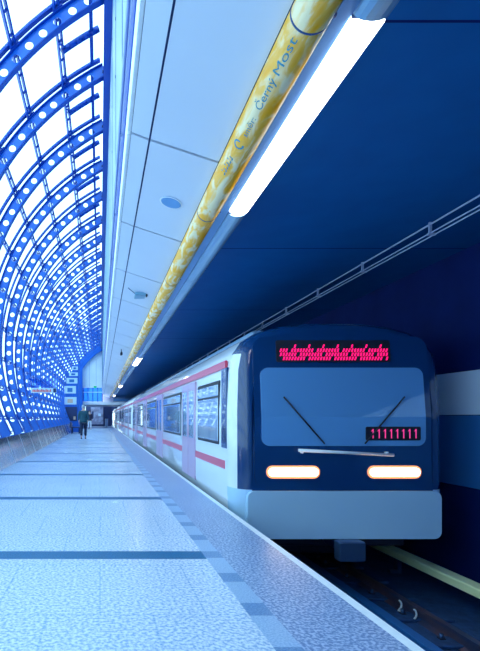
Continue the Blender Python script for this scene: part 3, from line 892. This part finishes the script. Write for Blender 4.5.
def person(loc, label, jm, tm, hm, H=1.76, face=-1, bald=False, rot=0):
    """walking figure facing face*y"""
    k = H / 1.76; f = face
    root = empty('person', loc, label, 'person')
    root.rotation_euler = (0, 0, rot); S = lambda x, y, z: (x * k, y * f * k, z * k)
    body = [(S(0, 0, .95), .14), (S(0, .01, 1.15), .125), (S(0, .0, 1.38), .13), (S(0, .01, 1.50), .06), (S(0, .03, 1.60), .075), (S(0, .025, 1.69), .07),
            (S(.17, 0, 1.42), .055), (S(.23, -.03, 1.16), .042), (S(.22, .06, .93), .032), (S(.21, .09, .86), .03),
            (S(-.17, 0, 1.42), .055), (S(-.23, -.02, 1.16), .042), (S(-.23, -.02, .92), .032), (S(-.23, .01, .85), .03),
            (S(.09, .03, .86), .09), (S(.10, .12, .50), .058), (S(.10, .10, .10), .04), (S(.10, .17, .05), .035),
            (S(-.09, -.03, .86), .09), (S(-.10, -.02, .50), .058), (S(-.10, -.18, .12), .04), (S(-.10, -.13, .05), .035)]
    ed = [(0, 1), (1, 2), (2, 3), (3, 4), (4, 5), (2, 6), (6, 7), (7, 8), (8, 9), (2, 10), (10, 11), (11, 12), (12, 13), (0, 14), (14, 15), (15, 16), (16, 17), (0, 18), (18, 19), (19, 20), (20, 21)]
    b = skin('body', body, ed, 'skin', root)
    # hands: five fingers each, joined into the body mesh as its own small chains
    hb = MB()
    for sx, px, py, pz in ((1, .21, .09, .84), (-1, -.23, .01, .83)):
        for q, ln in enumerate((.07, .08, .075, .06)):
            o_ = Vector(S(px, py - .03 + q * .02, pz)); m_ = o_ + Vector((0, 0, -ln * .55 * k)); e_ = m_ + Vector((-sx * .02 * k, 0, -ln * .45 * k))
            hb.tube(o_, m_, .010, 'skin', 6); hb.tube(m_, e_, .009, 'skin', 6)
        hb.tube(S(px, py + .03, pz + .02), S(px - sx * .01, py + .065, pz - .035), .011, 'skin', 6)
    hand = hb
    # face details
    fc = MB()
    fc.tube(S(0, .10, 1.63), S(0, .125, 1.605), .012, 'skin', 6)
    for sx in (-1, 1):
        fc.box(*sorted((S(sx * .042, 0, 0)[0], S(sx * .020, 0, 0)[0])), *sorted((S(0, .092, 0)[1], S(0, .106, 0)[1])), 1.632 * k, 1.645 * k, 'hair_dark')
        fc.tube(S(sx * .075, .02, 1.60), S(sx * .088, .01, 1.65), .014, 'skin', 6)
    fc.box(*sorted((S(-.025, 0, 0)[0], S(.025, 0, 0)[0])), *sorted((S(0, .094, 0)[1], S(0, .108, 0)[1])), 1.567 * k, 1.575 * k, 'sign_red')
    for q_ in (hand, fc):
        bm_ = bmesh.new(); bm_.from_mesh(b.data); off = len(b.data.materials)
        tmp = bpy.data.meshes.new('tmp'); bmesh.ops.recalc_face_normals(q_.bm, faces=q_.bm.faces[:])
        for f_ in q_.bm.faces: f_.material_index += off
        q_.bm.to_mesh(tmp); q_.bm.free(); bm_.from_mesh(tmp); bm_.to_mesh(b.data); bm_.free()
        for m_ in q_.mats: b.data.materials.append(m_)
        bpy.data.meshes.remove(tmp)
    # jacket
    jk = [(S(0, 0, 1.02), (.20, .15)), (S(0, 0, .90), (.20, .155)), (S(0, .005, 1.22), (.19, .145)), (S(0, 0, 1.40), (.17, .125)), (S(0, .005, 1.49), (.085, .085)),
          (S(.185, 0, 1.40), .078), (S(.25, -.03, 1.16), .064), (S(.235, .05, .95), .050),
          (S(-.185, 0, 1.40), .078), (S(-.25, -.02, 1.16), .064), (S(-.245, -.01, .94), .050)]
    je = [(0, 1), (0, 2), (2, 3), (3, 4), (3, 5), (5, 6), (6, 7), (3, 8), (8, 9), (9, 10)]
    skin('jacket', jk, je, jm, root)
    tr_ = [(S(0, 0, .93), (.16, .13)), (S(.095, .03, .80), .105), (S(.10, .12, .50), .078), (S(.10, .105, .14), .062), (S(-.095, -.03, .80), .105), (S(-.10, -.02, .50), .078), (S(-.10, -.165, .16), .062)]
    skin('trousers', tr_, [(0, 1), (1, 2), (2, 3), (0, 4), (4, 5), (5, 6)], tm, root)
    sh1 = skin('shoe', [(S(.10, .08, .055), .052), (S(.10, .16, .045), .045), (S(.10, .24, .038), .035)], [(0, 1), (1, 2)], 'shoe', root, 1)
    sh2 = skin('shoe', [(S(-.10, -.20, .075), .052), (S(-.10, -.12, .05), .045), (S(-.10, -.04, .04), .036)], [(0, 1), (1, 2)], 'shoe', root, 1)
    # hair: cap over the skull
    hb = MB(); bmesh.ops.create_uvsphere(hb.bm, u_segments=18, v_segments=12, radius=.1 * k, matrix=Matrix.Translation(S(0, .005, 1.665)) @ Matrix.Diagonal((.95, 1.12, 1.02, 1)))
    kill = [v for v in hb.bm.verts if v.co.z < 1.60 * k or (v.co.y * f > .06 * k and v.co.z < 1.69 * k)]
    bmesh.ops.delete(hb.bm, geom=kill, context='VERTS')
    for f_ in hb.bm.faces: f_.smooth = True
    hb.mi(hm); hb.build('hair', parent=root)
    return root
person((-.86, 25.0, 0.0), 'person in a dark teal jacket and dark trousers walking away down the platform', 'jacket', 'trouser', 'hair', 1.78, face=1)
person((-.95, 44.0, 0.0), 'distant person in a dark coat and white trousers standing beyond the teal-jacketed walker', 'coat', 'white_cloth', 'hair_dark', 1.72, face=-1, rot=.15)

# ------------------------------------------------------------------ LIGHT
w = bpy.data.worlds.new('World'); scn.world = w; w.use_nodes = True
bg = w.node_tree.nodes['Background']; bg.inputs['Color'].default_value = (.575, .85, 1.0, 1); bg.inputs['Strength'].default_value = 2.45

# ------------------------------------------------------------------ CAMERA
cam = bpy.data.cameras.new('Camera'); co = bpy.data.objects.new('Camera', cam); COL.objects.link(co)
co.location = (0, 0, CH); co.rotation_euler = (PI / 2, 0, 0)
cam.sensor_fit = 'HORIZONTAL'; cam.sensor_width = 36; cam.lens = 36 * F / 480
cam.shift_x = (240 - 100) / 480; cam.shift_y = (417 - 325.5) / 480
cam.clip_start = .05; cam.clip_end = 300
scn.camera = co
scn.view_settings.view_transform = 'Standard'; scn.view_settings.look = 'None'
scn.view_settings.exposure = 0.35; scn.view_settings.gamma = 1; scn.view_settings.use_curve_mapping = False
scn.cycles.max_bounces = 8; scn.cycles.diffuse_bounces = 5; scn.cycles.transparent_max_bounces = 24
scn.cycles.use_denoising = True
